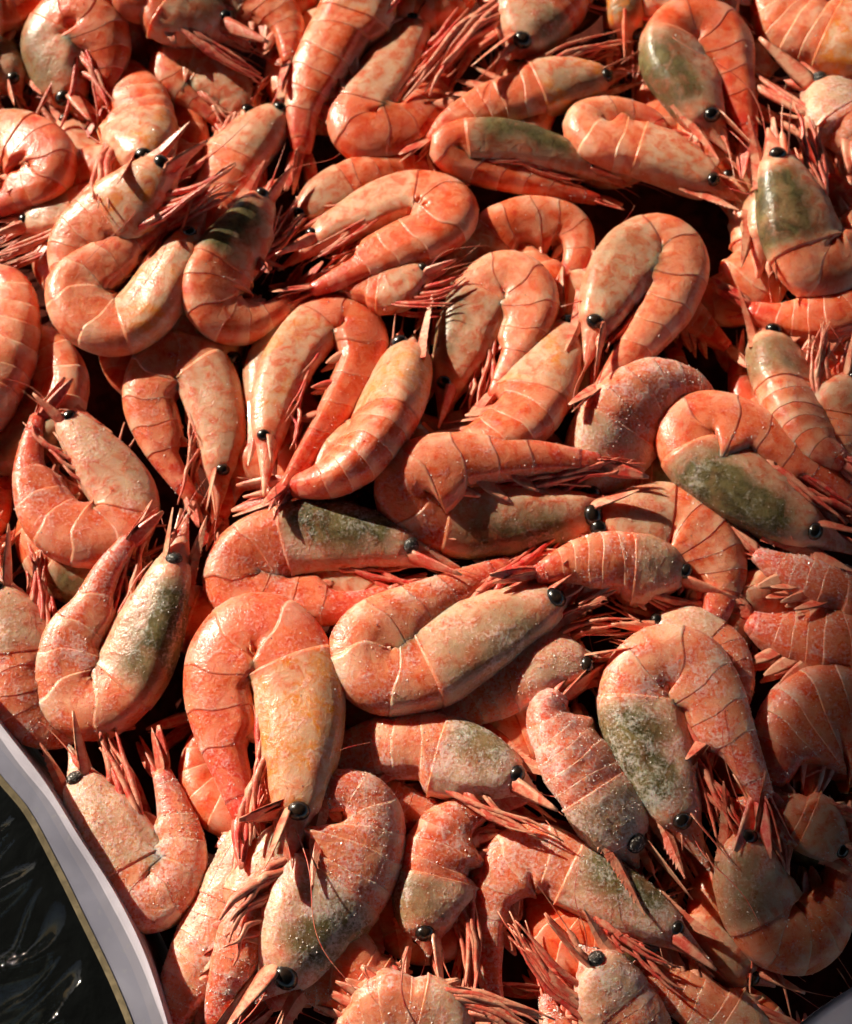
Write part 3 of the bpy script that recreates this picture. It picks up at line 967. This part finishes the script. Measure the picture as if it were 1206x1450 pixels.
sh('pink shrimp back cut by the top edge right of centre', 70, [(920, -40), (960, -10), (1010, -5), (1050, -30)], side=1)
sh('orange shrimp body cut by the top edge at centre', 66, [(545, -60), (560, -15), (590, 10), (640, 0), (680, -40)], side=-1)
sh('grey strands and legs of a shrimp at the left edge near the top', 58, [(20, 120), (-5, 80), (-40, 60), (-90, 50)], side=-1, green=.4)
sh('pink shrimp part at the top edge beside the hanging eye', 60, [(300, -60), (330, -25), (370, 0), (405, 40), (410, 90)], side=1, red=.8)
sh('pink-orange shrimp at the top left corner', 74, [(-60, 40), (-20, 20), (20, 20), (50, -20), (90, -60)], side=1)
sh('grey and orange shrimp lying upright under the small loaf-shaped one', 74, [(203, 235), (208, 195), (200, 152), (182, 115), (160, 85)], side=-1, orange=.6, fill=1.1)
sh('pinkish shrimp shell bit under the long oval curl at centre top', 50, [(600, 390), (560, 405), (515, 405), (470, 400), (430, 410)], side=-1, red=.8, cap=.004)
sh('red shrimp tail entering from the right edge below the small upright head', 56, [(1290, 590), (1250, 560), (1210, 535), (1180, 522)], side=-1, red=1, spread=.3)
sh('pale shrimp standing at the right edge behind the big green-bellied one', 60, [(1200, 540), (1190, 590), (1185, 640), (1200, 690)], side=1, green=.3, cap=.004)
sh('shaded frosty shrimp head with pink feelers, right edge near the top', 84, [(1152, 135), (1190, 160), (1230, 195), (1270, 250)], side=1, frost=.5, eyefrost=True, green=.4, legs=1.2)
sh('golden and orange shrimp cut by the top right corner', 88, [(1240, 85), (1180, 62), (1125, 40), (1098, 5), (1115, -40)], orange=.7)
# -- second layer
sh('shrimp with dark brown head facing down, top left, red legs on its right', 72, [(103, 140), (82, 100), (72, 60), (95, 25), (132, 25), (150, 65), (152, 110), (146, 155)], green=.6, red=.95, fill=1.1)
sh('small loaf-shaped curled shrimp at upper left', 58, [(345, 165), (322, 122), (285, 96), (248, 92), (246, 112), (280, 140), (312, 172)], legs=.6, fill=1.1)
sh('bright orange curled shrimp cut by the left edge near the top', 62, [(-55, 215), (-15, 192), (30, 192), (70, 215), (68, 255), (30, 275), (-20, 300)], orange=.9, frost=.06, hue=.97, fill=1.1)
sh('long pink shrimp with an orange edge slanting from the top edge', 76, [(530, -75), (510, -15), (482, 45), (450, 105), (430, 160), (428, 215)], side=-1, orange=.6, red=.9)
sh('pale shrimp with its head up, left of the grey-headed one near top', 64, [(393, 163), (362, 200), (328, 242), (305, 290), (310, 340), (345, 360)], side=1, red=.9)
sh('hook-shaped red-orange shrimp opening upward at top centre', 66, [(590, 38), (560, 82), (518, 130), (500, 175), (527, 200), (578, 188), (612, 145), (626, 95), (632, 60)], red=.9, hue=.9, fill=1.1)
sh('grey-white shrimp head with a black eye at the top edge right of centre', 82, [(733, 65), (765, 25), (805, -20), (850, -60)], side=-1, green=.5, frost=.2, legs=1.3)
sh('pale shrimp lying level and pointing right near top centre', 62, [(852, 112), (800, 124), (745, 138), (690, 152), (640, 172), (610, 200)], side=1, green=.45, orange=.3)
sh('folded orange shrimp with a dark green back strip, right of top centre', 48, [(835, 238), (780, 214), (720, 198), (665, 196), (634, 208), (655, 228), (710, 246), (775, 262), (845, 282)], green=.9, red=.8, c=.42, hue=.8)
sh('plump peach shrimp pointing right with dark head tip, upper right', 66, [(1005, 262), (955, 236), (900, 215), (850, 202), (832, 178), (865, 165), (915, 170), (940, 190)], red=.6, hue=.15)
sh('shrimp facing down with dark flank and bright red legs, upper right', 74, [(1003, 172), (975, 130), (950, 92), (955, 52), (990, 38), (1022, 62), (1035, 108), (1048, 155), (1058, 200)], green=.8, red=.95, hue=.85, fill=1.1)
sh('small upright shrimp head with pale rostrum, right edge mid height', 82, [(1088, 485), (1105, 535), (1125, 585), (1155, 630), (1195, 655)], side=-1, roll=35, green=.6, rost=1.15)
sh('grey-headed shrimp with peach body at the right edge, head upward', 80, [(1100, 232), (1112, 280), (1122, 330), (1148, 378), (1192, 385), (1225, 350), (1205, 295), (1170, 255)], green=1.1, red=.8, fill=1.1)
sh('diagonal orange shrimp pointing up right, left of upper centre', 74, [(235, 245), (192, 275), (145, 308), (108, 350), (110, 400), (150, 430)], orange=.6, red=.9)
sh('oval curled shrimp with pale yellow back, left side above centre', 66, [(268, 340), (243, 392), (212, 445), (165, 470), (116, 450), (102, 408), (140, 374), (202, 338), (255, 308)], orange=.45, red=.85, fill=1.1, hue=.2)
sh('grey-green headed shrimp with orange tail curl, left of upper centre', 66, [(370, 288), (345, 325), (310, 368), (292, 412), (312, 450), (352, 460), (392, 440), (412, 415)], green=1.2, red=.9, fill=1.1)
sh('long oval curled shrimp pointing lower left at upper centre', 60, [(450, 343), (500, 308), (555, 278), (610, 272), (642, 294), (630, 325), (578, 352), (510, 382), (445, 410)], red=.8, green=.2, fill=1.1)
sh('rounded shrimp folded with head down at left of centre', 60, [(312, 668), (316, 615), (308, 560), (286, 515), (250, 502), (215, 525), (205, 570), (220, 622), (247, 668), (272, 705)], frost=.25, red=.7, fill=1.1, hue=.35)
sh('fat shrimp seen from its back with an orange streak, centre', 92, [(577, 505), (565, 550), (545, 600), (508, 650), (462, 680), (415, 690)], side=1, roll=40, orange=.6)
sh('wishbone-shaped shrimp with open shell and red tail, centre', 56, [(380, 622), (386, 562), (408, 502), (447, 455), (493, 445), (518, 478), (503, 532), (468, 592), (432, 645), (405, 690)], orange=.5, red=1, hue=.85)
sh('hairpin-shaped shrimp with head and tail both downward, right of centre', 66, [(636, 548), (648, 500), (662, 445), (690, 402), (728, 394), (755, 424), (748, 472), (722, 520), (700, 562)], green=.6, red=.8, hue=.1, fill=1.1)
sh('pink shrimp folded over with frayed legs below, right of upper centre', 74, [(845, 465), (862, 412), (888, 365), (930, 342), (960, 368), (950, 420), (918, 468), (882, 515), (852, 552)], green=.35, red=.8, fill=1.1, hue=.1)
sh('large shrimp with glistening dark green belly at right', 78, [(1148, 752), (1090, 724), (1032, 690), (985, 650), (972, 612), (1005, 595), (1062, 612), (1120, 650), (1175, 690), (1215, 722)], green=1.3, red=.9, c=.40, hue=.75, fill=1.1)
sh('curled shrimp opening upward with a pale neck at left', 66, [(97, 602), (138, 642), (175, 682), (188, 725), (160, 765), (108, 768), (62, 735), (44, 690), (44, 640), (54, 592)], red=.9, frost=.35, fill=1.1, spread=.5, fan=1.25)
sh('frosted green-shouldered shrimp with rostrum pointing up, lower left', 78, [(246, 800), (232, 850), (214, 905), (192, 960), (150, 1000), (108, 1000), (86, 960), (98, 905), (130, 862), (152, 812), (182, 768)], green=1.0, eyefrost=True, rost=1.1, red=.7, fill=1.1)
sh('dark green headed frosty shrimp pointing right, left of centre', 76, [(578, 780), (515, 760), (445, 750), (385, 762), (342, 790), (332, 830), (365, 852), (430, 860), (495, 858), (545, 842)], green=1.2, eyefrost=True, red=.9, fill=1.1)
sh('shrimp with an olive yellow head and long feelers pointing right, centre', 78, [(832, 724), (770, 738), (700, 745), (632, 742), (582, 715), (578, 680), (618, 658), (690, 651), (770, 651), (845, 656)], green=.9, red=1, eye=.20, eyefrost=False, roll=-6, rost=1.5)
sh('frost-covered yellowish shrimp curl beside the box wall', 80, [(118, 1108), (140, 1165), (165, 1220), (198, 1272), (236, 1262), (256, 1210), (246, 1150), (228, 1095)], frost=.65, orange=.6, red=.8, fill=1.1, lift=.004, hue=.5)
sh('shrimp with a beige head and round eye pointing up right, centre', 88, [(778, 852), (722, 884), (662, 924), (602, 958), (542, 962), (512, 932), (528, 895), (585, 865), (655, 832), (720, 802)], green=.5, red=.9, eye=.175, eyefrost=False, fill=1.1)
sh('green-bellied frosty shrimp sloping to lower left below the big orange one', 112, [(395, 1375), (440, 1315), (485, 1255), (512, 1200), (515, 1150), (485, 1125), (445, 1140)], green=1.0, frost=.6, c=.42, cap=.010, legs=.45)
sh('orange shrimp seen from above sloping down right, lower right', 100, [(885, 1195), (845, 1125), (805, 1065), (775, 1015), (790, 985)], side=1, roll=35, green=.5, frost=.7)
sh('pink shrimp with dark green throat and a long tail, lower right', 84, [(965, 1160), (937, 1108), (908, 1050), (895, 985), (925, 938), (975, 938), (1008, 978), (1034, 1032), (1060, 1088), (1080, 1128)], green=1.2, frost=.55, red=.8, fill=1.1)
sh('dim pink shrimp tail end lying at the bottom edge right of centre', 66, [(1090, 1500), (1040, 1460), (985, 1420), (930, 1385), (895, 1362)], side=1, frost=.4, cap=.0)
sh('shrimp head with a furry frosted eye at the bottom edge', 80, [(838, 1362), (875, 1410), (915, 1465), (950, 1520)], side=1, frost=.6, eyefrost=True, red=.9, legs=1.1)
sh('small red tail fan sticking up at the bottom edge', 50, [(830, 1560), (805, 1500), (785, 1450), (772, 1410)], side=1, red=1, spread=.3)
sh('frosty angular shrimp with a fan of red legs, bottom right of centre', 70, [(950, 1320), (880, 1268), (805, 1222), (745, 1205), (702, 1240), (690, 1300), (692, 1370), (702, 1420)], green=1.0, frost=.55, red=1, hue=.6)
sh('large bright orange shrimp with golden head facing down, lower centre left', 86, [(418, 1150), (427, 1090), (436, 1020), (430, 955), (402, 902), (355, 888), (315, 925), (304, 985), (316, 1050), (334, 1108), (348, 1160)], orange=1.0, frost=.30, eye=.165, eyefrost=False, rost=1.25, red=.9, lift=.003, fill=1.1, hue=.97)

for k in S:
    build_shrimp(k)

# one loose red feeler arching out of the shade at the bottom edge
pp = catmull([(578, 1340), (570, 1372), (569, 1405), (578, 1432), (592, 1455)], 24)
path = np.array([unproj(a, b, 0.004 + 0.004 * math.sin(math.pi * i / 23)) for i, (a, b) in enumerate(pp)])
vv, ff, u_ = tube(path, np.full(24, 0.00028), 6)
o = link_mesh('loose_feeler', vv, ff, M_LIMB, None, pc(u_, 1.0, 0.3))
o['label'] = 'single hair-thin red feeler arching at the bottom edge'
o['category'] = 'feeler'
